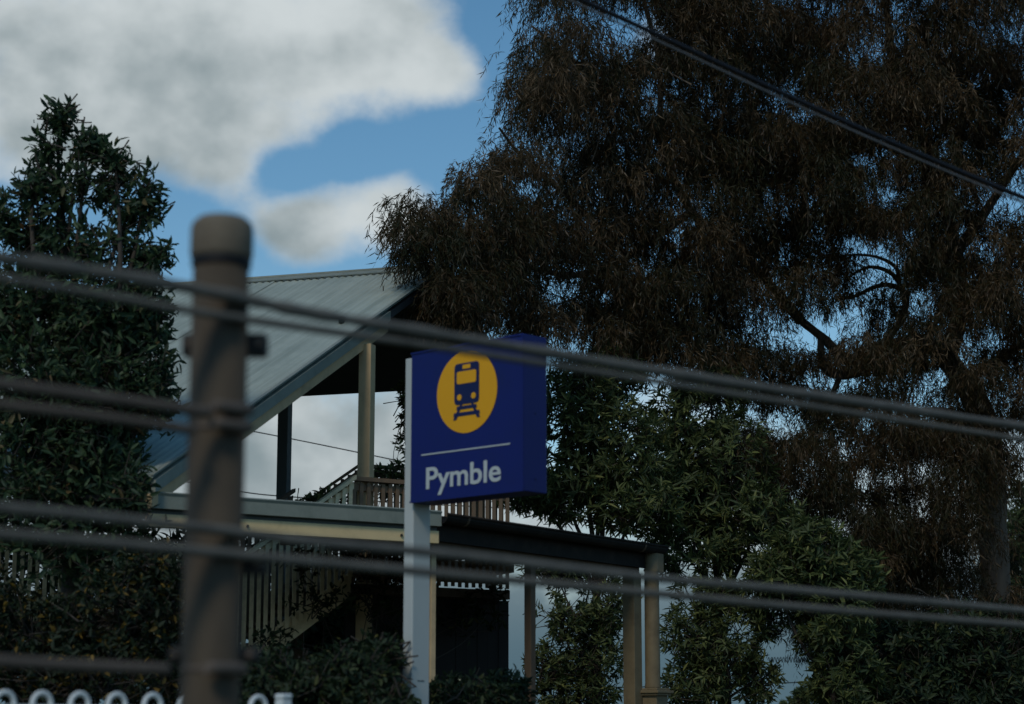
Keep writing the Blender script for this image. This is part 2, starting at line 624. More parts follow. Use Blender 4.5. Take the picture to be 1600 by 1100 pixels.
# ridge capping with scalloped lip over the corrugations
m = MB()
sln, fsn = SL.normalized(), FS.normalized()
L = SHW * 9
m.box(APEX + PN * 0.048 - fsn * 0.0, -RD * L, sln * 0.17, PN * 0.012)
m.box(APEX + FN * 0.048, -RD * L, fsn * 0.17, FN * 0.012)
m.tube([APEX + UP * 0.062, APEX + UP * 0.062 - RD * L], 0.024, 8)
cap = obj('ridge_cap', m, M_flash, shelter)
scal = MB()
for i in range(int(L / 0.095)):
    c = APEX + PN * 0.052 + sln * 0.178 - RD * (0.095 * i + 0.02)
    scal.box(c, -RD * 0.05, sln * 0.012, -PN * 0.02)
obj('scalloped_lip', scal, M_slate, cap)['kind'] = 'stuff'
# lining under each slope
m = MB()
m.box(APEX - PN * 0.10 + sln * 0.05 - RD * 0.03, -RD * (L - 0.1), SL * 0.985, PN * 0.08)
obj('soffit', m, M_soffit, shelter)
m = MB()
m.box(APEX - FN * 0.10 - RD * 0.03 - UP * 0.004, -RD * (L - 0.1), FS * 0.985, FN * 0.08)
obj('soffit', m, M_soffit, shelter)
# barge flashing and the cream rafter along the open end
m = MB()
T0 = 0.265
m.box(APEX + SL * T0 + RD * 0.02 + UP * 0.01, SL * (1 - T0), -UP * 0.115, -RD * 0.10)
m.box(APEX + RD * 0.01 + PN * 0.052, SL, -RD * 0.045, PN * 0.010)
obj('barge_flashing', m, M_flash, shelter)
m = MB()
m.box(APEX + SL * T0 - UP * 0.108 - RD * 0.012, SL * (1 - T0), -UP * 0.125, -RD * 0.09)
obj('rafter', m, M_cream, shelter)
# posts
def post_box(name, px, py, base_pt, w, mt, parent, dirx=RD, topz=None):
    b = base_pt
    g = float(gz(b.x, b.y)) - 0.1
    mm = MB()
    d2 = Vector((-dirx.y, dirx.x, 0))
    mm.box(Vector((b.x, b.y, g)) - dirx * w / 2 - d2 * w / 2, dirx * w, d2 * w, UP * ((topz if topz else b.z) - g))
    return obj(name, mm, mt, parent, bevel=0.006)


pt = hit(574, 536, APEX, HD)
post_box('post', 574, 536, pt - UP * 0.02, 0.145, M_cream, shelter)
pt2 = P(446, 622, 24.6)
post_box('post', 446, 622, pt2, 0.135, M_slate, shelter)
# small vent stub on the sheets
vp = APEX + SL * 0.335 - RD * 0.36 + PN * 0.03
obj('vent_cap', MB().lathe(vp, [(0.035, 0), (0.035, 0.05), (0.05, 0.05), (0.045, 0.075), (0.01, 0.085)], 12), M_slate, shelter)

# ------------------------------------------------------------------ walkway canopy (grey-green gutter, cream beam)
GD = Vector((0.84, 0.54, 0)).normalized()
GP = Vector((-GD.y, GD.x, 0))
G0 = P(238, 767.5, 17.75)
G1 = hit(690, 803, G0, GD)
G1.z = G0.z
gl = (G1 - G0).length
canopy = thing('walkway_canopy', 'low walkway roof with grey-green gutter over a cream beam', 'canopy', (G0.x + 1, G0.y + 1.5, 1.85))
m = MB()
# quad gutter: a rolled front lip, flat face and a return
prof = [(0, 0), (0, .115), (-.012, .13), (.012, .142), (.028, .13), (.02, .12), (.02, .02), (.11, .02), (.11, .13), (.125, .13), (.125, 0)]
prof = [(0.0, 0.0), (0.125, 0.0), (0.125, 0.13), (0.11, 0.13), (0.11, 0.02), (0.02, 0.02), (0.02, 0.115), (0.03, 0.135), (0.01, 0.148), (-0.014, 0.135), (0.0, 0.11)]
vs = []
for q in (0, 1):
    for a, b in prof:
        vs.append(G0 + GD * gl * q + GP * a + UP * (b - 0.145))
n = len(prof)
fs = [(i, (i + 1) % n, n + (i + 1) % n, n + i) for i in range(n)] + [tuple(range(n))[::-1], tuple(range(n, 2 * n))]
m.add(vs, fs)
obj('gutter', m, M_flash, canopy)
obj('fascia_board', MB().box(G0 + GP * 0.07 - UP * 0.185 + GD * 0.01, GD * (gl - 0.02), GP * 0.04, UP * 0.037), M_slate, canopy)
obj('beam', MB().box(G0 + GP * 0.045 - UP * 0.305, GD * gl, GP * 0.09, UP * 0.118), M_beam, canopy, bevel=0.004)
obj('roof_deck', MB().box(G0 + GP * 0.14 - UP * 0.10 - GD * 0.5, GD * (gl + 0.45), GP * 1.15, UP * 0.06), M_soffit, canopy)
for f in (0.32, 0.86):
    obj('bolt', MB().lathe(G0 + GD * gl * f + GP * 0.038 - UP * 0.26, [(0.012, 0), (0.012, 0.02), (0.004, 0.024)], 8), M_clamp, canopy)
pc = hit(676, 840, G0 + GP * 0.25, GD)
post_box('post', 676, 840, Vector((pc.x, pc.y, G0.z - 0.2)), 0.055, M_cream, canopy, GD)
pc = G0 + GD * 0.9 + GP * 1.1
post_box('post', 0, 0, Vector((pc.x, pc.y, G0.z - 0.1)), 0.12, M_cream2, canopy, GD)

# ------------------------------------------------------------------ platform awning to the right
KD = Vector((0.587, 0.81, 0)).normalized()
KP = Vector((-KD.y, KD.x, 0))
K0 = P(700, 800, 19.3)
K1 = hit(1044, 850, K0, KD)
K1.z = K0.z - 0.02
kl = (K1 - K0).length
kd = (K1 - K0).normalized()
awning = thing('platform_awning', 'dark old awning with brown half-round gutter on cream posts', 'awning', (K0.x + 1, K0.y + 1.8, 1.85))
m = MB()
vs, fs = [], []
seg = 9
for q in (0, 1):
    for i in range(seg):
        a = math.pi * i / (seg - 1)
        vs.append(K0 + kd * kl * q + KP * (0.075 - 0.075 * math.cos(a)) - UP * (0.02 + 0.085 * math.sin(a)))
    for i in range(seg):
        a = math.pi * (seg - 1 - i) / (seg - 1)
        vs.append(K0 + kd * kl * q + KP * (0.075 - 0.067 * math.cos(a)) - UP * (0.02 + 0.077 * math.sin(a)))
n = 2 * seg
fs = [(i, (i + 1) % n, n + (i + 1) % n, n + i) for i in range(n)] + [tuple(range(n))[::-1], tuple(range(n, 2 * n))]
m.add(vs, fs)
m.tube([K0 - UP * 0.018, K1 - UP * 0.018], 0.012, 8)
gut = obj('gutter', m, M_oldgutter, awning)
for px in (732, 1008):
    b = hit(px, 815, K0, KD)
    s = (Vector((b.x, b.y, 0)) - Vector((K0.x, K0.y, 0))).length
    c = K0 + kd * s
    mm = MB()
    ring = []
    for i in range(9):
        a = math.pi * i / 8
        ring.append(c + KP * (0.075 - 0.08 * math.cos(a)) - UP * (0.02 + 0.09 * math.sin(a)))
    for i in range(8):
        mm.box(ring[i], ring[i + 1] - ring[i], kd * 0.03, UP * 0.006 + KP * 0.002)
    obj('strap', mm, M_timber, gut)
obj('fascia_board', MB().box(K0 + KP * 0.155 - UP * 0.26 + kd * 0.02, kd * (kl - 0.22), KP * 0.04, UP * 0.23), M_oldgutter, awning)
obj('beam', MB().box(K0 + KP * 0.20 - UP * 0.34 + kd * 0.02, kd * (kl - 0.3), KP * 0.10, UP * 0.12), M_timber, awning)
obj('roof_deck', MB().box(K0 + KP * 0.30 - UP * 0.06, kd * (kl - 0.25), KP * 2.2, UP * 0.05), M_oldgutter, awning)
for i in range(5):
    obj('rafter', MB().box(K0 + KP * 0.30 - UP * 0.16 + kd * (0.3 + i * (kl - 0.8) / 4), kd * 0.06, KP * 2.1, UP * 0.095), M_timber, awning)
pa = hit(987, 900, K0 + KP * 0.25, KD)
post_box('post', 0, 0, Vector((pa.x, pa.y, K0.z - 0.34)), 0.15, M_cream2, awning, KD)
pb = hit(828, 900, K0 + KP * 0.25, KD)
post_box('post', 0, 0, Vector((pb.x, pb.y, K0.z - 0.34)), 0.085, M_timber, awning, KD)
pr = hit(1018, 900, K0 + KP * 0.12, KD)
gzp = float(gz(pr.x, pr.y))
zp = hit(1018, 1076, K0 + KP * 0.12, KD).z
zt = K0.z - 0.10
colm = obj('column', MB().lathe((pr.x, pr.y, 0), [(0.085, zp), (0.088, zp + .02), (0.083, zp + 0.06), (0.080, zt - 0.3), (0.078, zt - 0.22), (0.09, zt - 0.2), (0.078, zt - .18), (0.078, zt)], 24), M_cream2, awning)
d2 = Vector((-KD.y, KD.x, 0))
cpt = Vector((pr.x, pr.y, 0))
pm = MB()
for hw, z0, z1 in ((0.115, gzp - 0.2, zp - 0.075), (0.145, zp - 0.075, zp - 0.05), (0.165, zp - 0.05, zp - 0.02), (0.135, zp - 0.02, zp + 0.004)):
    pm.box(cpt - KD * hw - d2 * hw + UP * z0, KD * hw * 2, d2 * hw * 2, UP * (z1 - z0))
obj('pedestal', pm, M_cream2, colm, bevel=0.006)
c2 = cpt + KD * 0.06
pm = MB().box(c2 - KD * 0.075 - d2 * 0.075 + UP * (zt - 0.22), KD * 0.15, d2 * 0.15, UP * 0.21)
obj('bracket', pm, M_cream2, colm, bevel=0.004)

# ------------------------------------------------------------------ station stairs with picket balustrades
stairs = thing('staircase', 'timber station stairs with picket balustrades under the gable roof', 'stairs', (-2.4, 21.5, 1.85))


def picket_mesh(h, w=0.044, t=0.012):
    return MB().box((-w / 2, -t / 2, 0), (w, 0, 0), (0, t, 0), (0, 0, h)).mesh('picket')


def balustrade(parent, a, b, height, mt, pitch=0.082, top=True, w=0.044, name='balustrade', rail_below=0.05):
    a, b = Vector(a), Vector(b)
    d = Vector((b.x - a.x, b.y - a.y, 0))
    ln = d.length
    d.normalize()
    sd = Vector((-d.y, d.x, 0))
    rise = b.z - a.z
    mm = MB()
    full = b - a
    mm.box(a - sd * 0.045 + UP * (height - 0.02), full, sd * 0.09, UP * 0.045)           # handrail
    part = obj(name, mm, mt, parent)
    obj('rail', MB().box(a + sd * 0.012 + UP * (height - 0.12), full, sd * 0.03, UP * 0.07), mt, part)
    obj('rail', MB().box(a + sd * 0.012 + UP * 0.05, full, sd * 0.03, UP * 0.07), mt, part)
    pm_ = picket_mesh(height - 0.03, w)
    pm_.materials.append(mt)
    n = int(ln / pitch)
    ang = math.atan2(d.y, d.x)
    for i in range(n + 1):
        s = pitch * i + 0.02
        if s > ln:
            break
        p = a + d * s + UP * (rise * s / ln) + UP * (rng.normal(0, 0.004)) - sd * 0.002
        obj('picket', pm_, None, part, p, ang + rng.normal(0, 0.02))
    return part


# lower flight: stringer from bottom left up to the landing
S0 = P(330, 1075, 21.2)
S1 = hit(552, 908, S0, GD)
flight_h = 1.12
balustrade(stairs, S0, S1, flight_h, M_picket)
sd = Vector((-GD.y, GD.x, 0))
full = S1 - S0
obj('stringer', MB().box(S0 + sd * 0.06 - UP * 0.16, full, sd * 0.05, UP * 0.20), M_picket, stairs)
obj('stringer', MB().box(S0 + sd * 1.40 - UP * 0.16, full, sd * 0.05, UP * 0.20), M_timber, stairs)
ns = 9
for i in range(ns):
    q = S0 + full * ((i + 0.5) / ns)
    obj('step', MB().box(q + sd * 0.112 - GD * 0.02, GD * 0.27, sd * 1.285, UP * 0.04), M_timber, stairs)
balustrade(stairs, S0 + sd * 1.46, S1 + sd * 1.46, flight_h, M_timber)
# landing
LA = S1 + GD * 0.04
LB = hit(802, 918, S1, GD)
LB.z = S1.z
obj('landing', MB().box(LA - UP * 0.12 + sd * 0.07, LB - LA, sd * 1.5, UP * 0.10), M_timber, stairs)
balustrade(stairs, LA + sd * 0.12, LB + sd * 0.12, 1.12, M_railtimber, pitch=0.09)
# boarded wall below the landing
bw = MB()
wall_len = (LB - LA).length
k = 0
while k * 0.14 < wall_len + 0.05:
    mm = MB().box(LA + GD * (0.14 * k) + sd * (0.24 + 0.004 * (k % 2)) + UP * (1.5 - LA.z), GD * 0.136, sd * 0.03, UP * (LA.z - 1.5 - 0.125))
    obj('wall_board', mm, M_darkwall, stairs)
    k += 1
# upper flight and upper landing
T0_ = P(430, 958, 26.2)
UD = RD
T1_ = hit(558, 868, T0_, Vector((0.98, 0.2, 0)))
balustrade(stairs, T0_, T1_, 1.16, M_railtimber, pitch=0.09)
ud = Vector((0.90, 0.42, 0)).normalized()
T2_ = hit(800, 880, T1_, ud)
T2_.z = T1_.z
balustrade(stairs, T1_ + ud * 0.05, T2_, 1.16, M_railtimber, pitch=0.09)
sd2 = Vector((-ud.y, ud.x, 0))
obj('landing', MB().box(T1_ + ud * 0.06 - UP * 0.14 + sd2 * 0.06, T2_ - T1_, sd2 * 1.4, UP * 0.13), M_timber, stairs)
fd = (T1_ - T0_)
fdh = Vector((fd.x, fd.y, 0)).normalized()
sdf = Vector((-fdh.y, fdh.x, 0))
obj('stringer', MB().box(T0_ + sdf * 0.06 - UP * 0.2, fd, sdf * 0.05, UP * 0.22), M_timber, stairs)
for q in (LB + sd * 0.3, LB + sd * 1.3, LA + sd * 1.45, T1_ + sd2 * 0.3 + ud * .3, T2_ + sd2 * .3 - ud * .2):
    g = float(gz(q.x, q.y))
    obj('post', MB().box(Vector((q.x, q.y, g)), (0.1, 0, 0), (0, 0.1, 0), UP * (q.z - 0.13 - g)), M_timber, stairs)

# picket fence on the far side, seen through the leaves on the left
pf = P(-60, 985, 22.6)
pfe = hit(318, 992, pf, GD)
pfe.z = pf.z
fence2 = thing('picket_fence', 'cream picket fence glimpsed through the leaves of the tall green tree', 'fence', (pf.x + .5, pf.y + .3, 1.85))
balustrade(fence2, pf, pfe, 1.05, M_picket, pitch=0.09, name='handrail')
for s in (0.02, 0.5, 0.98):
    q = pf + (pfe - pf) * s + sd * 0.06
    obj('post', MB().box(Vector((q.x, q.y, 1.7)), GD * 0.09, sd * 0.09, UP * (q.z + 0.9 - 1.7)), M_cream2, fence2)

# ------------------------------------------------------------------ the station sign
O = P(646, 787, 16.0)
sgz = float(gz(O.x, O.y))
ORG = Vector((O.x, O.y, 0))
sign = thing('station_sign', 'blue station sign reading Pymble with golden train roundel on white post', 'sign', (O.x, O.y, sgz))
z_bot = O.z
z_top = P(646, 553, 16.0).z
z_ptop = P(630, 560, 16.05).z
PWID, PDEP = 0.105, 0.19
obj('post', MB().box(ORG - W * PWID + UP * (sgz - 0.3), W * PWID, U * PDEP, UP * (z_ptop - sgz + 0.3)), M_post, sign, bevel=0.008)
obj('slot', MB().box(ORG + W * 0.0015 + U * 0.06 + UP * (P(655, 1064, 16).z), W * 0.002, U * 0.07, UP * 0.006), M_clamp, sign)
PW, PT = 1.205, 0.26
panel = obj('sign_panel', MB().box(ORG + W * 0.004 - U * 0.04 + UP * z_bot, W * PW, U * PT, UP * (z_top - z_bot)), M_blue, sign, bevel=0.006)
FO = ORG + W * 0.004 - U * 0.04                     # front face, lower left corner (plan)


def flat(name, polys, m_, lift, parent, th=0.003):
    """flat film pieces laid on the sign's front; polys in metres (across, up)"""
    mm = MB()
    for poly in polys:
        n_ = len(poly)
        vs_ = [FO + W * a - U * lift + UP * (z_bot + b) for a, b in poly]
        vs_ += [FO + W * a - U * (lift + th) + UP * (z_bot + b) for a, b in poly]
        fs_ = [tuple(range(n_)), tuple(range(n_, 2 * n_))[::-1]]
        fs_ += [(i, n_ + i, n_ + (i + 1) % n_, (i + 1) % n_) for i in range(n_)]
        mm.add(vs_, fs_)
    return obj(name, mm, m_, parent)


def rrect(x0, y0, x1, y1, r, n_=5):
    pts = []
    for cx, cy, a0 in ((x1 - r, y1 - r, 0), (x0 + r, y1 - r, 90), (x0 + r, y0 + r, 180), (x1 - r, y0 + r, 270)):
        for i in range(n_ + 1):
            a = R(a0 + 90 * i / n_)
            pts.append((cx + r * math.cos(a), cy + r * math.sin(a)))
    return pts


def circ(cx, cy, r, n_=24):
    return [(cx + r * math.cos(2 * math.pi * i / n_), cy + r * math.sin(2 * math.pi * i / n_)) for i in range(n_)]


RR = 0.322
CX, CY = 0.615, z_top - z_bot - 0.378
tr = lambda pts: [(CX + a * RR, CY + b * RR) for a, b in pts]
flat('roundel', [circ(CX, CY, RR, 64)], M_gold, 0.002, panel)
flat('train_icon', [tr(rrect(-0.40, -0.30, 0.42, 0.70, 0.10))], M_navy, 0.0055, panel)
flat('train_window', [tr(rrect(-0.31, 0.20, 0.33, 0.50, 0.05))], M_gold, 0.009, panel)
flat('destination_window', [tr(rrect(-0.12, 0.555, 0.14, 0.655, 0.02))], M_gold, 0.009, panel)
flat('headlight', [tr(circ(-0.225, -0.125, 0.075, 16))], M_gold, 0.009, panel)
flat('headlight', [tr(circ(0.245, -0.125, 0.075, 16))], M_gold, 0.009, panel)
for pl_ in ([(-0.33, -0.42), (0.35, -0.42), (0.33, -0.335), (-0.31, -0.335)], [(-0.43, -0.58), (0.45, -0.58), (0.43, -0.49), (-0.41, -0.49)]):
    flat('sleeper_icon', [tr(pl_)], M_navy, 0.0055, panel)
for pl_ in ([(-0.44, -0.66), (-0.33, -0.66), (-0.13, -0.29), (-0.20, -0.29)], [(0.46, -0.66), (0.35, -0.66), (0.15, -0.29), (0.22, -0.29)]):
    flat('rail_icon', [tr(pl_)], M_navy, 0.0062, panel)
flat('divider_line', [[(0.125, 0.362), (1.07, 0.362), (1.07, 0.372), (0.125, 0.372)]], M_white, 0.002, panel)
hh = z_top - z_bot
# folded lip round the face, seam and screws on the end
for nm, poly in (('frame', [(0.0, 0.0), (PW, 0.0), (PW, 0.014), (0.0, 0.014)]), ('frame', [(0.0, hh - 0.014), (PW, hh - 0.014), (PW, hh), (0.0, hh)]),
                 ('frame', [(PW - 0.014, 0.0145), (PW, 0.0145), (PW, hh - 0.0145), (PW - 0.014, hh - 0.0145)])):
    flat(nm, [poly], M_blue, 0.001, panel, 0.007)
for bz in (0.10, hh / 2, hh - 0.10):
    c_ = FO + W * (PW + 0.001) + U * (PT * 0.5) + UP * (z_bot + bz)
    obj('screw', MB().tube([c_, c_ + W * 0.004], 0.008, 8), M_navy, panel)
# lettering
cu = bpy.data.curves.new('lettering', 'FONT')
cu.body = 'Pymble'
cu.extrude = 0.002
cu.offset = 0.016
cu.size = 1.0
tmp = bpy.data.objects.new('lettering_tmp', cu)
COL.objects.link(tmp)
bpy.context.view_layer.update()
me = bpy.data.meshes.new_from_object(tmp.evaluated_get(bpy.context.evaluated_depsgraph_get()))
bpy.data.objects.remove(tmp)
co = np.zeros(len(me.vertices) * 3)
me.vertices.foreach_get('co', co)
co = co.reshape(-1, 3)
x0, x1 = co[:, 0].min(), co[:, 0].max()
# cap height from the P: the highest point of the first glyph
capm = co[co[:, 0] < x0 + 0.2 * (x1 - x0)][:, 1].max()
tx = (co[:, 0] - x0) / (x1 - x0) * 0.795 + 0.18
ty = co[:, 1] / capm * 0.165 + 0.098
tz = co[:, 2] + 0.0035
wv, uv_, fo = np.array(W), np.array(U), np.array(FO)
nco = fo + tx[:, None] * wv - tz[:, None] * uv_ + (z_bot + ty)[:, None] * np.array(UP)
me.vertices.foreach_set('co', nco.ravel())
me.update()
me.name = 'lettering'
obj('lettering', me, M_white, panel)

# ------------------------------------------------------------------ white loop-top fence
F0 = P(8, 1077, 9.35)
lfence = thing('loop_top_fence', 'white loop-top metal fence along the bottom edge with end post', 'fence', (F0.x, F0.y, float(gz(F0.x, F0.y))))
FDR = U.copy()
zt_f = F0.z
lw, rt = 0.100, 0.0125
fbase = float(gz(F0.x, F0.y))
lm = MB()
pts = [(-lw / 2, 0, -1.0)]
for i in range(13):
    a = math.pi - math.pi * i / 12
    pts.append((lw / 2 * math.cos(a), 0, -lw / 2 - rt + lw / 2 * math.sin(a)))
pts.append((lw / 2, 0, -1.0))
lm.tube(pts, rt, 8)
lmesh = lm.mesh('loop')
lmesh.materials.append(M_fence)
ang = math.atan2(FDR.y, FDR.x)
for px in (-50, 8, 66, 125, 183, 239, 293, 349, 404):
    q = hit(px, 1080, F0, FDR)
    obj('loop', lmesh, None, lfence, (q.x, q.y, zt_f), ang)
q0 = hit(-75, 1080, F0, FDR)
q1 = hit(443, 1084, F0, FDR)
for dz in (-0.098, -0.92):
    a = Vector((q0.x, q0.y, zt_f + dz))
    b = Vector((q1.x, q1.y, zt_f + dz))
    obj('rail', MB().box(a - W * 0.02, b - a, W * 0.04, UP * 0.03), M_fence, lfence, bevel=0.003)
pz = q1.z
fp = obj('fence_post', MB().box(Vector((q1.x, q1.y, fbase - 0.2)) - U * 0.03 - W * 0.03, U * 0.06, W * 0.06, UP * (pz - 0.03 - fbase + 0.2)), M_fence, lfence, bevel=0.004)
obj('post_cap', MB().box(Vector((q1.x, q1.y, pz - 0.028)) - U * 0.034 - W * 0.034, U * 0.068, W * 0.068, UP * 0.028), M_fence, fp, bevel=0.010)

# ------------------------------------------------------------------ cable pole beside the track
PB = P(343, 520, 6.0)
ptop = P(348, 338, 6.0).z
pgz = float(gz(PB.x, PB.y))
pole = thing('cable_pole', 'weathered brown cable pole with domed cap and black strap', 'pole', (PB.x, PB.y, pgz))
px_, py_ = PB.x, PB.y
zc = ptop - 0.135
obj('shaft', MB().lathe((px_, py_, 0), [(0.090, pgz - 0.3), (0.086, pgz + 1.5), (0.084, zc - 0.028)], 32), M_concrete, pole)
obj('strap', MB().lathe((px_, py_, 0), [(0.087, zc - 0.024), (0.090, zc - 0.021), (0.090, zc - 0.003), (0.086, zc)], 32), M_band, pole)
obj('cap', MB().lathe((px_, py_, 0), [(0.089, zc), (0.094, zc + 0.012), (0.094, zc + 0.095), (0.088, zc + 0.112), (0.070, zc + 0.128), (0.032, zc + 0.135)], 32), M_cap, pole)


def clamp(x0, x1, y0, y1):
    """iron cable clamp bolted across the pole; edges given as sight lines at the pole"""
    a, b = P(x0, y0, 6.0), P(x1, y1, 6.0)
    mm = MB().box(Vector((a.x, py_ + 0.02, b.z)), (b.x - a.x, 0.0, 0), (0, 0.07, 0), UP * (a.z - b.z))
    c = obj('clamp_block', mm, M_clamp, pole, bevel=0.008)
    for fx in (0.08, 0.92):
        bx = a.x + (b.x - a.x) * fx
        bm_ = MB().tube([(bx, py_ - 0.004, (a.z + b.z) / 2), (bx, py_ + 0.022, (a.z + b.z) / 2)], 0.010, 6)
        obj('bolt', bm_, M_cable2, c)


clamp(282, 414, 518, 552)
clamp(285, 414, 866, 896)
clamp(262, 400, 1010, 1034)
for yy in (645, 672, 1046):
    zz = P(343, yy, 6.0).z
    st_ = obj('strap', MB().lathe((px_, py_, 0), [(0.086, zz - 0.008), (0.0885, zz - 0.007), (0.0885, zz + 0.007), (0.086, zz + 0.008)], 28), M_cable2, pole)
    lug = Vector((px_, py_, zz)) + W * 0.103
    obj('cable_lug', MB().tube([lug - U * 0.10, lug - U * 0.07, lug + U * 0.03, lug + U * 0.05], [0.0175, 0.019, 0.019, 0.010], 10), M_cable2, st_)

# ------------------------------------------------------------------ cables in the pole line (they follow the railway)
CB = Vector((PB.x, PB.y, 0)) - W * -0.0
CP0 = Vector((px_, py_, 0)) + W * 0.103             # near side of the pole


def spline(pts, n=10):
    pts = [Vector(p) for p in pts]
    out_ = []
    for i in range(len(pts) - 1):
        p0, p1, p2, p3 = pts[max(i - 1, 0)], pts[i], pts[i + 1], pts[min(i + 2, len(pts) - 1)]
        for k_ in range(n):
            t = k_ / n
            out_.append(0.5 * ((2 * p1) + (p2 - p0) * t + (2 * p0 - 5 * p1 + 4 * p2 - p3) * t * t + (3 * p1 - p0 - 3 * p2 + p3) * t ** 3))
    out_.append(pts[-1])
    return out_


def cable(name, label, pix, r, mt, lumps=0.0, base=None, d=U, group='cables on the brown pole', n=14):
    base = CP0 if base is None else base
    p3 = spline([hit(x, y, base, d) for x, y in pix], n)
    # the line goes on past what the window shows
    p3.insert(0, p3[0] + (p3[0] - p3[1]).normalized() * 6.0)
    if 'ending' not in label:
        p3.append(p3[-1] + (p3[-1] - p3[-2]).normalized() * 14.0)
    rad = [r * (1 + lumps * (0.5 * math.sin(i * 1.3) + 0.5 * math.sin(i * 0.57 + 1)) + rng.normal(0, 0.015)) for i in range(len(p3))]
    return tag(obj(name, MB().tube(p3, rad, 10), mt), label, 'cable', group)


cable('cable', 'topmost thick cable crossing the pole and running above the blue sign', [(-120, 383), (0, 403), (150, 425), (340, 458), (480, 488), (700, 525), (1000, 575), (1300, 622), (1720, 684)], 0.0185, M_cable, 0.20)
cable('cable', 'thinner cable just under the topmost one, passing over the sign face', [(-120, 414), (0, 434), (150, 459), (300, 486), (440, 507), (700, 545), (1000, 592), (1300, 640), (1720, 706)], 0.0125, M_cable)
cable('cable', 'upper of two cables ending at the middle of the pole', [(-120, 584), (0, 600), (150, 620), (325, 644)], 0.0165, M_cable2)
cable('cable', 'lower of two cables ending at the middle of the pole', [(-120, 614), (0, 632), (150, 650), (300, 672)], 0.0145, M_cable2)
cable('cable', 'upper of the lowest pair of cables running across below the sign', [(-120, 780), (0, 793), (150, 807), (345, 828), (480, 846), (700, 866), (1000, 901), (1300, 927), (1720, 965)], 0.0155, M_cable)
cable('cable', 'bottom cable of the lowest pair running across below the sign', [(-120, 818), (0, 834), (150, 846), (345, 864), (480, 877), (700, 897), (1000, 925), (1300, 953), (1720, 986)], 0.0150, M_cable)
cable('cable', 'single cable ending low on the pole just above the white fence', [(-120, 1024), (0, 1033), (120, 1040), (262, 1046)], 0.0165, M_cable2)

# overhead pair at the upper right
OB = P(1250, 160, 12.0)
OB = Vector((OB.x, OB.y, 0))
od = Vector((0.95, 0.31, 0)).normalized()
cable('overhead_wire', 'thick black overhead wire crossing the weeping tree', [(800, -52), (905, -2), (1100, 88), (1300, 181), (1500, 268), (1720, 358)], 0.0150, M_black, 0, OB, od, 'overhead wires in front of the weeping tree')
cable('overhead_wire', 'thin grey overhead wire hugging the underside of the thick black one', [(800, -44), (905, 7), (1100, 97), (1300, 189.5), (1500, 276), (1720, 365)], 0.0068, M_wire, 0, OB, od, 'overhead wires in front of the weeping tree')
# fine wires against the cloud
WB = P(500, 690, 38.0)
wd = Vector((0.97, 0.24, 0))
cable('service_wire', 'fine black wire against the cloud beneath the gable roof', [(150, 632), (385, 672), (632, 722), (760, 750)], 0.011, M_black, 0, WB, wd, 'fine wires against the cloud')
cable('service_wire', 'fine black wire sagging just above the grey-green gutter', [(150, 728), (255, 746), (375, 768), (450, 776), (560, 782)], 0.011, M_black, 0, WB, wd, 'fine wires against the cloud')
WB2 = P(1240, 1066, 44.0)
cable('service_wire', 'fine wire low in the gap between the trees at lower right', [(1120, 1070), (1225, 1067), (1330, 1063)], 0.012, M_black, 0, WB2, Vector((1, 0.05, 0)), 'fine wires against the cloud')
# small coil of barbed wire seen in the same gap
cw = [P(1200 + 60 * i / 90, 1031, 43) + Vector((0.0, 0.03 * math.cos(i * 0.9), 0.055 * math.sin(i * 0.9))) for i in range(91)]
tag(obj('coiled_wire', MB().tube(cw, 0.008, 5), M_black), 'small coil of wire in the gap between the trees at lower right', 'wire')

# ------------------------------------------------------------------ foliage
def fast_mesh(name, V, F):
    me_ = bpy.data.meshes.new(name)
    nv, nf, k_ = len(V), len(F), F.shape[1]
    me_.vertices.add(nv)
    me_.vertices.foreach_set('co', V.astype(np.float32).ravel())
    me_.loops.add(nf * k_)
    me_.loops.foreach_set('vertex_index', F.astype(np.int32).ravel())
    me_.polygons.add(nf)
    me_.polygons.foreach_set('loop_start', np.arange(0, nf * k_, k_, dtype=np.int32))
    me_.update(calc_edges=True)
    return me_


def unit(v):
    return v / np.maximum(np.linalg.norm(v, axis=-1, keepdims=True), 1e-9)


def leaves(B, Dv, Nv, Ln, Wd, droop=0.15):
    """pointed folded blades: six corners, two quads each, sharing the midrib ends"""
    S = unit(np.cross(Dv, Nv))
    Nn = unit(np.cross(S, Dv))
    n_ = len(B)
    L_ = Ln[:, None]
    W_ = Wd[:, None] * 0.5
    tip = B + Dv * L_ - Nn * L_ * droop
    c1 = B + Dv * L_ * 0.30 + Nn * W_ * 0.35
    c2 = B + Dv * L_ * 0.68 - Nn * (L_ * droop * 0.4) + Nn * W_ * 0.3
    V = np.stack([B, c1 + S * W_, c2 + S * W_ * 0.82, tip, c2 - S * W_ * 0.82, c1 - S * W_], 1).reshape(-1, 3)
    o = np.arange(n_)[:, None] * 6
    F = np.concatenate([o + np.array([[0, 1, 2, 3]]), o + np.array([[0, 3, 4, 5]])], 0)
    return V, F


def blades(B, Dv, Nv, Ln, Wd):
    """narrow willow-like blades: one quad, pointed at both ends"""
    S = unit(np.cross(Dv, Nv))
    L_ = Ln[:, None]
    W_ = Wd[:, None] * 0.5
    mid = B + Dv * L_ * 0.45
    V = np.stack([B, mid + S * W_, B + Dv * L_ + unit(np.cross(S, Dv)) * L_ * 0.12, mid - S * W_], 1).reshape(-1, 3)
    F = np.arange(len(B) * 4).reshape(-1, 4)
    return V, F


def ell(px, py, D, rx, ry, rd):
    c = np.array(P(px, py, D))
    return c, np.array([rx * D / FPX, rd, ry * D / FPX])


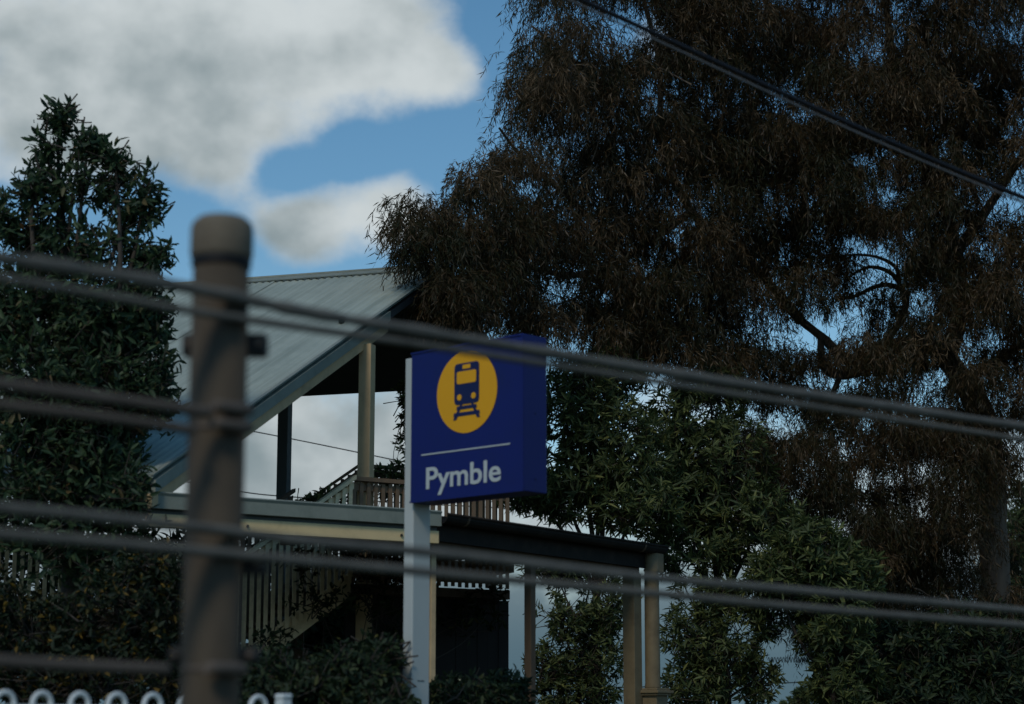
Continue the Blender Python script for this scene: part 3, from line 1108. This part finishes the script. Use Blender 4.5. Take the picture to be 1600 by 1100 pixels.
def in_holes(Q, holes, keep=0.08):
    bad = np.zeros(len(Q), bool)
    if holes:
        x, y = proj(Q)
        for hx, hy, rx, ry in holes:
            bad |= ((x - hx) / rx) ** 2 + ((y - hy) / ry) ** 2 < 1 + 0.25 * rng.normal(0, 1, len(Q))
    return bad & (rng.random(len(Q)) > keep)


def limb(mm, a, b, r0, r1, wob=0.08, n=7, sides=6):
    a, b = Vector(a), Vector(b)
    ln = (b - a).length
    pts = []
    w1, w2 = Vector(rng.normal(0, wob * ln, 3)), Vector(rng.normal(0, wob * ln * 0.6, 3))
    for i in range(n):
        t = i / (n - 1)
        pts.append(a.lerp(b, t) + w1 * math.sin(math.pi * t) * 0.5 + w2 * math.sin(2 * math.pi * t) * 0.5)
    mm.tube(pts, [r0 + (r1 - r0) * i / (n - 1) for i in range(n)], sides, False)
    return pts


def broadleaf(name, label, cat, ells, base, trunk_r, n_tufts, per, Ln, Wd, lmat, bark, holes=None, spread=(35, 80), up=0.45,
              shell=0.6, along=0.10, group=None, crown_name='crown', trunk_name='trunk', twigs=0.5, stems=1):
    g = float(gz(base[0], base[1]))
    t = thing(name, label, cat, (base[0], base[1], g), group)
    E = [ell(*e[:6]) for e in ells]
    wts = np.array([np.prod(r) ** 0.62 * (e[6] if len(e) > 6 else 1) for (c, r), e in zip(E, ells)])
    wts /= wts.sum()
    # wood
    mm = MB()
    cs = np.array([c for c, r in E])
    top = cs[:, 2].max()
    mid = cs.mean(0)
    zmid = g + (mid[2] - g) * 0.55
    for s_ in range(stems):
        off = rng.normal(0, 0.15 * (stems > 1), 2)
        b0 = (base[0] + off[0], base[1] + off[1], g - 0.15)
        fork = (base[0] * 0.5 + mid[0] * 0.5 + off[0] * 2, base[1] * 0.5 + mid[1] * 0.5 + off[1] * 2, zmid)
        tp = limb(mm, b0, fork, trunk_r, trunk_r * 0.7, 0.04, 8, 10)
        for i, (c, r) in enumerate(E):
            if stems > 1 and (i + s_) % stems:
                continue
            if c[2] > zmid - 0.3:
                limb(mm, fork, c, trunk_r * 0.5, trunk_r * 0.12, 0.09, 8, 6)
            else:
                q = tp[4]
                limb(mm, q, c, trunk_r * 0.4, trunk_r * 0.12, 0.09, 7, 5)
    # tufts
    idx = rng.choice(len(E), n_tufts, p=wts)
    C = cs[idx]
    Rr = np.array([r for c, r in E])[idx]
    dirs = unit(rng.normal(0, 1, (n_tufts, 3)))
    rad = np.where(rng.random(n_tufts) < shell, 0.72 + 0.33 * rng.random(n_tufts), rng.random(n_tufts) ** 0.5 * 0.9)
    Q = C + dirs * Rr * rad[:, None]
    ok = ~in_holes(Q, holes)
    ok &= Q[:, 2] > gz(Q[:, 0], Q[:, 1]) + 0.05
    Q, dirs, C = Q[ok], dirs[ok], C[ok]
    n_ = len(Q)
    ax = unit(dirs + np.array([0, 0, up]) + rng.normal(0, 0.45, (n_, 3)))
    # twigs from inside the clump to the tuft
    for i in np.nonzero(rng.random(n_) < twigs)[0]:
        a = Q[i] - ax[i] * (0.18 + 0.25 * rng.random()) + (C[i] - Q[i]) * 0.12
        mm.tube([a, (a + Q[i]) / 2 + rng.normal(0, 0.015, 3), Q[i] + ax[i] * 0.03], [0.008, 0.006, 0.004], 3, False)
    obj(trunk_name, mm, bark, t)
    rep = rng.integers(per[0], per[1] + 1, n_)
    ii = np.repeat(np.arange(n_), rep)
    N_ = len(ii)
    A = ax[ii]
    rnd = unit(np.cross(A, unit(rng.normal(0, 1, (N_, 3)))))
    th = np.radians(rng.uniform(spread[0], spread[1], N_))[:, None]
    Dv = unit(A * np.cos(th) + rnd * np.sin(th) + np.array([0, 0, -0.12]) + rng.normal(0, 0.22, (N_, 3)))
    Bp = Q[ii] - A * (rng.random((N_, 1)) * along - 0.02) + rng.normal(0, 0.012, (N_, 3))
    Nv = unit(A + rng.normal(0, 0.35, (N_, 3)))
    ln = rng.uniform(Ln[0], Ln[1], N_)
    V, F = leaves(Bp, Dv, Nv, ln, ln * rng.uniform(Wd[0], Wd[1], N_), 0.12)
    obj(crown_name, fast_mesh(crown_name, V, F), lmat, t)
    return t


# tall green tree on the left
broadleaf('laurel_tree', 'tall dark green tree with glossy leaves at the left edge', 'tree', [
    (92, 182, 18.0, 22, 28, 0.14, 2.2), (138, 222, 18.0, 28, 26, 0.16, 1.6), (75, 230, 18.0, 28, 28, .18, 1.3), (115, 285, 18.0, 85, 55, 0.40, 0.85), (180, 250, 18.0, 36, 32, .24, 1.2), (55, 285, 18.0, 40, 45, .3, .9), (225, 300, 18.0, 36, 40, .28, 1.0), (232, 480, 18.0, 46, 60, .4, 1.1), (238, 600, 17.9, 48, 85, .45, 1.1), (205, 325, 18.0, 55, 55, 0.35, 0.65),
    (60, 370, 18.2, 62, 70, 0.45, 0.75), (145, 390, 18.0, 110, 65, 0.5, 0.75), (235, 400, 18.0, 46, 40, 0.3, 0.8), (10, 340, 18.0, 25, 50, 0.3, 0.7),
    (40, 480, 18.0, 90, 90, 0.7, 1), (160, 500, 18.0, 90, 95, 0.7, 1.2), (80, 600, 18.0, 120, 110, 0.8, 1.2), (165, 620, 17.9, 72, 110, 0.7, 1.1),
    (60, 740, 18.0, 130, 110, 0.8, 1), (165, 740, 17.9, 70, 100, 0.6, 1), (120, 850, 17.9, 150, 70, 0.7, .75), (205, 760, 17.25, 38, 60, 0.22, 1.6), (-60, 560, 18.3, 90, 240, 0.8, .6)],
    (P(110, 900, 18.2).x, 18.2), 0.11, 3900, (6, 9), (0.055, 0.135), (0.26, 0.38), L_glossy, M_bark2, spread=(20, 75), along=0.30,
    holes=[(130, 300, 30, 20), (60, 300, 14, 10), (95, 245, 12, 14), (205, 300, 16, 12), (170, 380, 22, 12), (100, 385, 16, 12), (215, 350, 10, 14), (40, 390, 12, 14), (160, 260, 10, 12), (25, 450, 14, 12), (90, 440, 12, 9), (250, 460, 12, 12), (60, 930, 70, 30), (15, 900, 30, 60)], shell=0.6)

# bushes under it and along the bottom
broadleaf('yellowing_bush', 'leafy bush with yellowing leaves beneath the tall green tree', 'bush', [
    (60, 1010, 16.6, 110, 90, 0.5), (200, 960, 16.6, 100, 80, 0.5), (160, 1060, 16.4, 160, 70, 0.6), (250, 900, 16.8, 60, 60, 0.4), (-20, 960, 16.7, 60, 80, .4)],
    (P(150, 1100, 16.7).x, 16.7), 0.035, 1500, (6, 9), (0.05, 0.09), (0.3, 0.42), L_yellow, M_bark2, stems=4, crown_name='foliage', trunk_name='stems')
broadleaf('rounded_bush', 'dark rounded bush at the foot of the white sign post', 'bush', [
    (450, 1090, 15.4, 100, 75, 0.55), (545, 1085, 15.4, 85, 80, 0.5), (400, 1060, 15.8, 55, 45, 0.4), (600, 1110, 15.2, 55, 45, 0.35), (590, 1030, 15.9, 40, 40, 0.3)],
    (P(500, 1140, 15.5).x, 15.5), 0.03, 1900, (6, 10), (0.05, 0.085), (0.32, 0.45), L_shrub, M_bark2, along=0.2, stems=5, crown_name='foliage', trunk_name='stems')
broadleaf('low_bush', 'low dark bush just right of the white sign post', 'bush', [
    (730, 1095, 17.2, 75, 38, 0.4), (790, 1090, 17.6, 40, 45, 0.35), (690, 1110, 17.0, 40, 50, 0.3)],
    (P(735, 1130, 17.3).x, 17.3), 0.025, 700, (6, 10), (0.05, 0.085), (0.32, 0.45), L_shrub, M_bark2, stems=4, crown_name='foliage', trunk_name='stems')
broadleaf('climbing_plant', 'climbing plant straggling over the stair balustrade below the cream beam', 'climber', [
    (470, 880, 21.4, 40, 30, 0.10), (560, 870, 21.9, 70, 45, 0.12), (620, 890, 22.1, 50, 40, 0.12), (500, 940, 21.5, 60, 30, 0.12), (430, 1000, 21.2, 50, 24, 0.15),
    (585, 930, 22.0, 60, 30, 0.15), (725, 960, 22.9, 40, 40, 0.12), (770, 945, 23.0, 30, 40, 0.12), (620, 970, 22.3, 50, 40, .12)],
    (P(540, 1000, 21.7).x, 21.7), 0.018, 270, (4, 7), (0.05, 0.10), (0.3, 0.42), L_shrub, M_bark2, stems=3, crown_name='foliage', trunk_name='stems')
broadleaf('leafy_climber', 'leafy creeper on the upper balustrade behind the cream post', 'climber', [
    (600, 755, 25.8, 30, 30, 0.12), (530, 775, 25.6, 45, 14, 0.1), (470, 782, 25.3, 30, 8, 0.1), (632, 660, 25.6, 14, 60, 0.1), (640, 620, 25.5, 20, 30, 0.15), (625, 740, 26, 14, 24, 0.1)],
    (P(600, 900, 26.0).x, 26.0), 0.018, 190, (4, 7), (0.07, 0.11), (0.28, 0.4), L_green, M_bark2, stems=2, crown_name='foliage', trunk_name='stems')

broadleaf('dark_hedge', 'dense dark hedge behind the picket fence and the stairs', 'hedge', [
    (40, 960, 27, 160, 130, 0.7), (240, 950, 27, 130, 130, 0.7), (430, 940, 27.6, 120, 120, 0.6), (560, 980, 27.8, 100, 120, 0.6, 1.5), (500, 1030, 27.6, 90, 80, .5, 1.4), (660, 1010, 27.8, 70, 90, .5), (740, 1030, 27.8, 50, 80, .4)],
    (P(300, 1080, 27.4).x, 27.4), 0.05, 2600, (8, 11), (0.10, 0.17), (0.28, 0.40), L_shrub, M_bark2, stems=6, crown_name='foliage', trunk_name='stems', twigs=0.2)

# green trees behind the sign and the awning
GRP = 'green trees behind the awning'
broadleaf('oleander_tree', 'bright green bushy tree directly behind the blue sign', 'tree', [
    (900, 640, 27, 70, 90, 0.9), (960, 700, 27, 90, 80, 1.0), (890, 760, 27, 80, 60, 0.9), (940, 590, 27.4, 70, 50, 0.8), (990, 790, 26.8, 90, 45, 0.8), (830, 770, 27, 60, 30, .5)],
    (P(945, 1000, 27).x, 27.0), 0.085, 1500, (8, 13), (0.075, 0.18), (0.17, 0.24), L_green, M_bark2,
    holes=[(915, 800, 12, 12), (868, 690, 10, 50), (935, 620, 12, 8)], up=0.7, group=GRP)
broadleaf('oleander_tree', 'broad green bushy tree above the right end of the awning', 'tree', [
    (1060, 680, 28, 80, 90, 1.0), (1130, 740, 28, 85, 100, 1.1), (1060, 790, 27.8, 90, 60, 0.9), (1180, 820, 27.6, 80, 70, 0.9), (1090, 860, 27.6, 80, 50, .8), (1110, 620, 28.4, 60, 60, .8)],
    (P(1135, 1000, 28).x, 28.0), 0.09, 1750, (8, 13), (0.075, 0.18), (0.17, 0.24), L_green, M_bark2,
    holes=[(1100, 645, 30, 20), (1165, 690, 12, 30), (1010, 620, 14, 8)], up=0.7, group=GRP)
broadleaf('oleander_tree', 'small open green tree right of the round column', 'tree', [
    (1080, 990, 27, 50, 60, 0.5), (1130, 1010, 27, 60, 70, 0.6), (1190, 960, 27, 60, 45, 0.5), (1090, 1070, 27, 60, 40, 0.5), (1180, 1060, 27, 40, 40, 0.4), (1110, 930, 27, 60, 30, .5)],
    (P(1130, 1090, 27).x, 27.0), 0.05, 1100, (7, 12), (0.06, 0.15), (0.18, 0.26), L_green, M_bark2,
    holes=[(1075, 940, 12, 30), (1160, 985, 18, 20), (1145, 1070, 10, 25)], up=0.6, group=GRP)
broadleaf('oleander_tree', 'sparse green tree against the sky beneath the awning', 'tree', [
    (880, 960, 26, 60, 45, 0.5), (920, 1020, 26, 65, 50, 0.5), (860, 1040, 26, 40, 40, 0.4), (950, 950, 26, 40, 50, 0.4), (900, 1085, 26, 80, 30, 0.4), (870, 890, 26, 60, 25, .4), (930, 900, 26, 50, 30, .4)],
    (P(948, 1080, 26).x, 26.0), 0.055, 1100, (7, 11), (0.055, 0.13), (0.2, 0.28), L_green, M_bark2,
    holes=[(848, 950, 14, 50), (912, 928, 34, 16), (935, 900, 20, 14), (890, 1005, 10, 8), (870, 1010, 8, 16)], up=0.5, group=GRP)
broadleaf('oleander_tree', 'low dark green tree between the gap and the weeping veil', 'tree', [
    (1270, 870, 26.5, 70, 60, 0.7), (1210, 900, 26.5, 50, 40, 0.5), (1300, 960, 26.5, 60, 90, 0.7), (1320, 1060, 26.5, 60, 70, 0.7), (1330, 900, 26.8, 50, 50, .5)],
    (P(1310, 1090, 26.5).x, 26.5), 0.06, 1000, (9, 12), (0.10, 0.17), (0.18, 0.26), L_green, M_bark2, up=0.6, group=GRP)
broadleaf('dark_tree', 'dense dark tree filling the bottom right corner', 'tree', [
    (1420, 1040, 27.5, 110, 80, 1.0), (1540, 1030, 27.5, 110, 90, 1.0), (1480, 1090, 27.2, 170, 60, 1.0), (1640, 1060, 27.5, 80, 100, .8)],
    (P(1490, 1120, 27.5).x, 27.5), 0.12, 1700, (8, 11), (0.10, 0.16), (0.22, 0.32), L_shrub, M_bark2,
    holes=[(1508, 1058, 8, 14)], shell=0.5)
broadleaf('far_tree', 'pale far tree at the right edge beyond the weeping veil', 'tree', [
    (1595, 860, 44, 40, 60, 0.8), (1600, 800, 44, 28, 50, 0.6), (1590, 940, 44, 50, 60, 0.9)],
    (P(1596, 1000, 44).x, 44.0), 0.12, 500, (8, 11), (0.14, 0.22), (0.18, 0.26), L_green, M_bark2)
broadleaf('far_shrub', 'small far shrub at the foot of the gap between the trees', 'shrub', [
    (1252, 1090, 45, 16, 18, 0.3), (1240, 1105, 45, 26, 14, 0.3)],
    (P(1250, 1130, 45).x, 45.0), 0.03, 160, (7, 10), (0.08, 0.12), (0.3, 0.4), L_green, M_bark2, stems=3, crown_name='foliage', trunk_name='stems')
tag(obj('pale_board', MB().cbox(P(722, 1066, 17.9), Vector((0.17, 0.03, -0.035)), Vector((0, 0.1, 0.02)), Vector((0.005, 0, 0.035))), M_pale, bevel=0.005),
    'small pale yellow board lying on the low bush near the sign post', 'board')

# ------------------------------------------------------------------ the great weeping tree
OUT = [(862, -60), (845, 40), (822, 90), (812, 130), (818, 190), (795, 215), (772, 255), (735, 272), (725, 305), (668, 318), (632, 328),
       (622, 365), (648, 400), (672, 440), (680, 480), (720, 505), (880, 505), (960, 545), (1060, 560), (1120, 640), (1160, 760), (1230, 840),
       (1270, 1000), (1300, 1120), (1590, 1120), (1580, 900), (1570, 760), (1640, 700), (1740, 650), (1830, 500), (1860, 280), (1810, 60), (1680, -110), (1450, -180), (1180, -170), (980, -120)]
HOLES = [(1005, 42, 40, 26), (1372, 425, 48, 46), (1335, 385, 26, 22), (1270, 520, 46, 32), (1205, 520, 36, 30), (1300, 590, 56, 22), (1440, 470, 26, 30), (1330, 500, 34, 26), (1590, 290, 28, 40), (1475, 225, 10, 26),
         (1575, 205, 16, 14), (1345, 245, 18, 16), (1250, 180, 18, 14), (1200, 300, 12, 14), (880, 455, 34, 22), (910, 425, 20, 12), (1490, 570, 26, 24), (1460, 590, 26, 20),
         (1560, 530, 22, 16), (1230, 660, 40, 26), (1160, 650, 30, 24), (830, 290, 26, 22), (1010, 130, 16, 20), (1030, 160, 14, 24), (1505, 370, 12, 30), (1590, 690, 22, 26), (1310, 830, 28, 24),
         (1440, 790, 14, 20), (1570, 810, 18, 40), (1350, 740, 16, 22), (1395, 300, 12, 10), (1420, 360, 14, 12), (950, 460, 14, 12), (1120, 460, 10, 10), (1350, 660, 16, 16)]


def inside(x, y, poly):
    c = np.zeros(len(x), bool)
    j = len(poly) - 1
    for i in range(len(poly)):
        xi, yi = poly[i]
        xj, yj = poly[j]
        c ^= ((yi > y) != (yj > y)) & (x < (xj - xi) * (y - yi) / (yj - yi + 1e-9) + xi)
        j = i
    return c


def weeping_tree():
    b = P(1562, 1100, 31.5)
    g = float(gz(b.x, b.y))
    t = thing('weeping_tree', 'huge brown weeping tree with hanging narrow leaves on the right', 'tree', (b.x, b.y, g))
    D0 = 31.5
    mm = MB()
    Q3 = lambda x, y, d=0.0: P(x, y, D0 + d)

    def poly(pix, r0, r1, n=6, sides=9):
        p = spline([Q3(*q) for q in pix], n)
        rad = [r0 + (r1 - r0) * i / (len(p) - 1) for i in range(len(p))]
        rad = [r * (1 + rng.normal(0, 0.03)) for r in rad]
        mm.tube(p, rad, sides, False)

    poly([(1566, 1180), (1560, 1000), (1552, 820), (1546, 700), (1535, 645), (1508, 600), (1480, 560)], 0.26, 0.17)
    poly([(1480, 560), (1440, 535), (1400, 540), (1350, 562), (1318, 560), (1290, 532), (1250, 500)], 0.15, 0.06)
    poly([(1390, 545), (1360, 570), (1320, 585), (1288, 575), (1282, 530)], 0.12, 0.05)
    poly([(1370, 552), (1388, 528), (1408, 498), (1416, 470), (1412, 455), (1388, 445), (1362, 450), (1338, 462), (1305, 468)], 0.07, 0.022)
    poly([(1414, 470), (1404, 440), (1388, 424), (1362, 417), (1340, 424), (1318, 440)], 0.05, 0.012)
    poly([(1404, 440), (1400, 418), (1372, 402), (1335, 398), (1300, 402)], 0.04, 0.010)
    poly([(1416, 478), (1404, 480), (1394, 476)], 0.03, 0.02)
    poly([(1480, 560), (1500, 480), (1490, 380), (1460, 260, 1), (1400, 120, 1), (1380, -60, 1)], 0.15, 0.05)
    poly([(1490, 400), (1540, 330, 1), (1600, 240, 1), (1700, 120, 1)], 0.10, 0.04)
    poly([(1460, 260, 1), (1360, 220, 0), (1260, 210, -1), (1225, 222, -1.5)], 0.07, 0.03)
    poly([(1250, 500), (1180, 420, -1), (1080, 330, -2), (1035, 220, -2.2), (1030, 100, -2.2), (1000, -20, -2)], 0.085, 0.03)
    poly([(1080, 330, -2), (980, 400, -3), (900, 430, -3.5), (830, 418, -4), (740, 400, -5.5), (680, 360, -6.8)], 0.06, 0.02)
    poly([(980, 400, -3), (900, 320, -3.5), (820, 250, -4), (780, 200, -4.5)], 0.045, 0.015)
    poly([(1035, 220, -2.2), (960, 150, -2.8), (880, 80, -3), (830, 40, -3)], 0.045, 0.015)
    poly([(900, 430, -3.5), (940, 445, -3), (900, 465, -3.4), (860, 480, -3.5)], 0.03, 0.01)
    poly([(1318, 575), (1290, 640, -.5), (1262, 690, -.5), (1240, 720, -.5)], 0.05, 0.02)
    poly([(1546, 700), (1500, 650, -1), (1450, 640, -1.5), (1420, 660, -2)], 0.06, 0.02)
    poly([(1508, 600), (1560, 560, .5), (1640, 520, .8)], 0.09, 0.04)

    # boughs spread evenly over the crown, several deep
    NC = 14000
    x = rng.uniform(590, 1880, NC)
    y = rng.uniform(-190, 1120, NC)
    ok = inside(x, y, OUT)
    x, y = x[ok], y[ok]
    Dc = np.interp(x, [600, 700, 820, 1000, 1200, 1780], [23.5, 23.9, 26.6, 29.0, 30.8, 31.5])
    th = np.interp(x, [600, 700, 900, 1200], [0.45, 0.8, 1.8, 2.8])
    D = Dc + rng.uniform(-1, 1, len(x)) * th
    k, e = ray(x, y)
    C = np.stack([k * D, D, CZ + e * D], 1)
    C = C[~in_holes(C, [(hx, hy - 8, rx * 0.9, ry * 0.9 + 6) for hx, hy, rx, ry in HOLES], 0.06)]
    extra = np.array([P(x_, y_, d_) for x_, y_, d_ in ((700, 440, 23.3), (690, 470, 23.3), (710, 470, 23.5), (715, 450, 23.4), (725, 490, 23.6), (685, 495, 23.6))])
    C = np.concatenate([extra, C])
    sel = [C[0]]
    for c in C[1:]:
        if len(sel) >= 1340:
            break
        dd = np.array(sel) - c
        if (dd * dd).sum(1).min() > 0.31 ** 2:
            sel.append(c)
    C = np.array(sel)
    n = len(C)
    cx_, cy_ = proj(C)
    edge = np.interp(cx_, [600, 760, 900], [0.62, 0.85, 1.0])
    rb = rng.uniform(0.34, 0.60, n) * edge
    tint = rng.random(n)
    per = 40
    ii = np.repeat(np.arange(n), per)
    m_ = len(ii)
    az = rng.uniform(0, 2 * np.pi, m_)
    ph = rng.uniform(-0.25, 1.0, m_)
    lat = np.stack([np.cos(az), np.sin(az), np.zeros(m_)], 1)
    rr = rb[ii] * rng.uniform(0.25, 1.0, m_)
    ch = np.sqrt(np.clip(1 - ph ** 2, 0, 1))
    st = C[ii] + lat * (rr * ch)[:, None] + np.array([0, 0, 1.0]) * (rr * ph * 0.75)[:, None]
    slen = rng.uniform(0.22, 0.58, m_) * np.interp(cx_, [600, 800], [0.75, 1.0])[ii]
    nl = 20
    T = (np.arange(nl) / (nl - 1))[None, :, None]
    a0 = lat * rng.uniform(0.20, 0.75, (m_, 1)) + np.array([0, 0, 0.16]) * rng.random((m_, 1)) + rng.normal(0, 0.06, (m_, 3))
    pos = st[:, None, :] + a0[:, None, :] * (T ** 0.7) * slen[:, None, None] + np.array([0, 0, -1.0]) * (T ** 1.7) * slen[:, None, None]
    tang = a0[:, None, :] * 0.7 * (T + 0.05) ** -0.3 + np.array([0, 0, -1.7]) * T ** 0.7
    pos = pos.reshape(-1, 3) + rng.normal(0, 0.012, (m_ * nl, 3))
    tang = unit(tang.reshape(-1, 3))
    lt = np.repeat(tint[ii], nl)
    keep = ~in_holes(pos, [(hx, hy, rx * 0.85, ry * 0.85) for hx, hy, rx, ry in HOLES], 0.38)
    pos, tang, lt = pos[keep], tang[keep], lt[keep]
    N_ = len(pos)
    Dv = unit(tang * 0.7 + rng.normal(0, 0.52, (N_, 3)) + np.array([0, 0, -0.40]))
    ln = rng.uniform(0.07, 0.16, N_)
    V, F = blades(pos, Dv, unit(rng.normal(0, 1, (N_, 3))), ln, rng.uniform(0.010, 0.017, N_))
    # the thin twigs the leaves hang from, as slim blades along each strand
    sp = st[::3]
    tw_ln = slen[::3] * 0.95
    tw_dir = unit(a0[::3] * 0.9 + np.array([0, 0, -0.75]))
    kt = ~in_holes(sp, HOLES, 0.35)
    V2, F2 = blades(sp[kt], tw_dir[kt], unit(rng.normal(0, 1, (int(kt.sum()), 3))), tw_ln[kt], np.full(int(kt.sum()), 0.008))
    # twiggy wood inside the clumps
    for i in rng.choice(n, 300, replace=False):
        c = C[i]
        a = c + (np.array(Q3(1250, 400, -1)) - c) * 0.07 + np.array([rng.normal(0, 0.12), rng.normal(0, 0.2), -0.1 - 0.3 * rng.random()])
        limb(mm, a, c + rng.normal(0, 0.12, 3), 0.016, 0.006, 0.12, 5, 4)
    obj('trunk', mm, M_bark, t)
    Va = np.concatenate([V, V2])
    Fa = np.concatenate([F, F2 + len(V)])
    cm = fast_mesh('crown', Va, Fa)
    ta = cm.attributes.new('tint', 'FLOAT', 'POINT')
    ta.data.foreach_set('value', np.concatenate([np.repeat(lt, 4), np.full(len(V2), 0.3)]).astype(np.float32))
    obj('crown', cm, L_weep, t)
    return N_


NL = weeping_tree()
print('weeping leaves', NL, 'objects', len(bpy.data.objects))
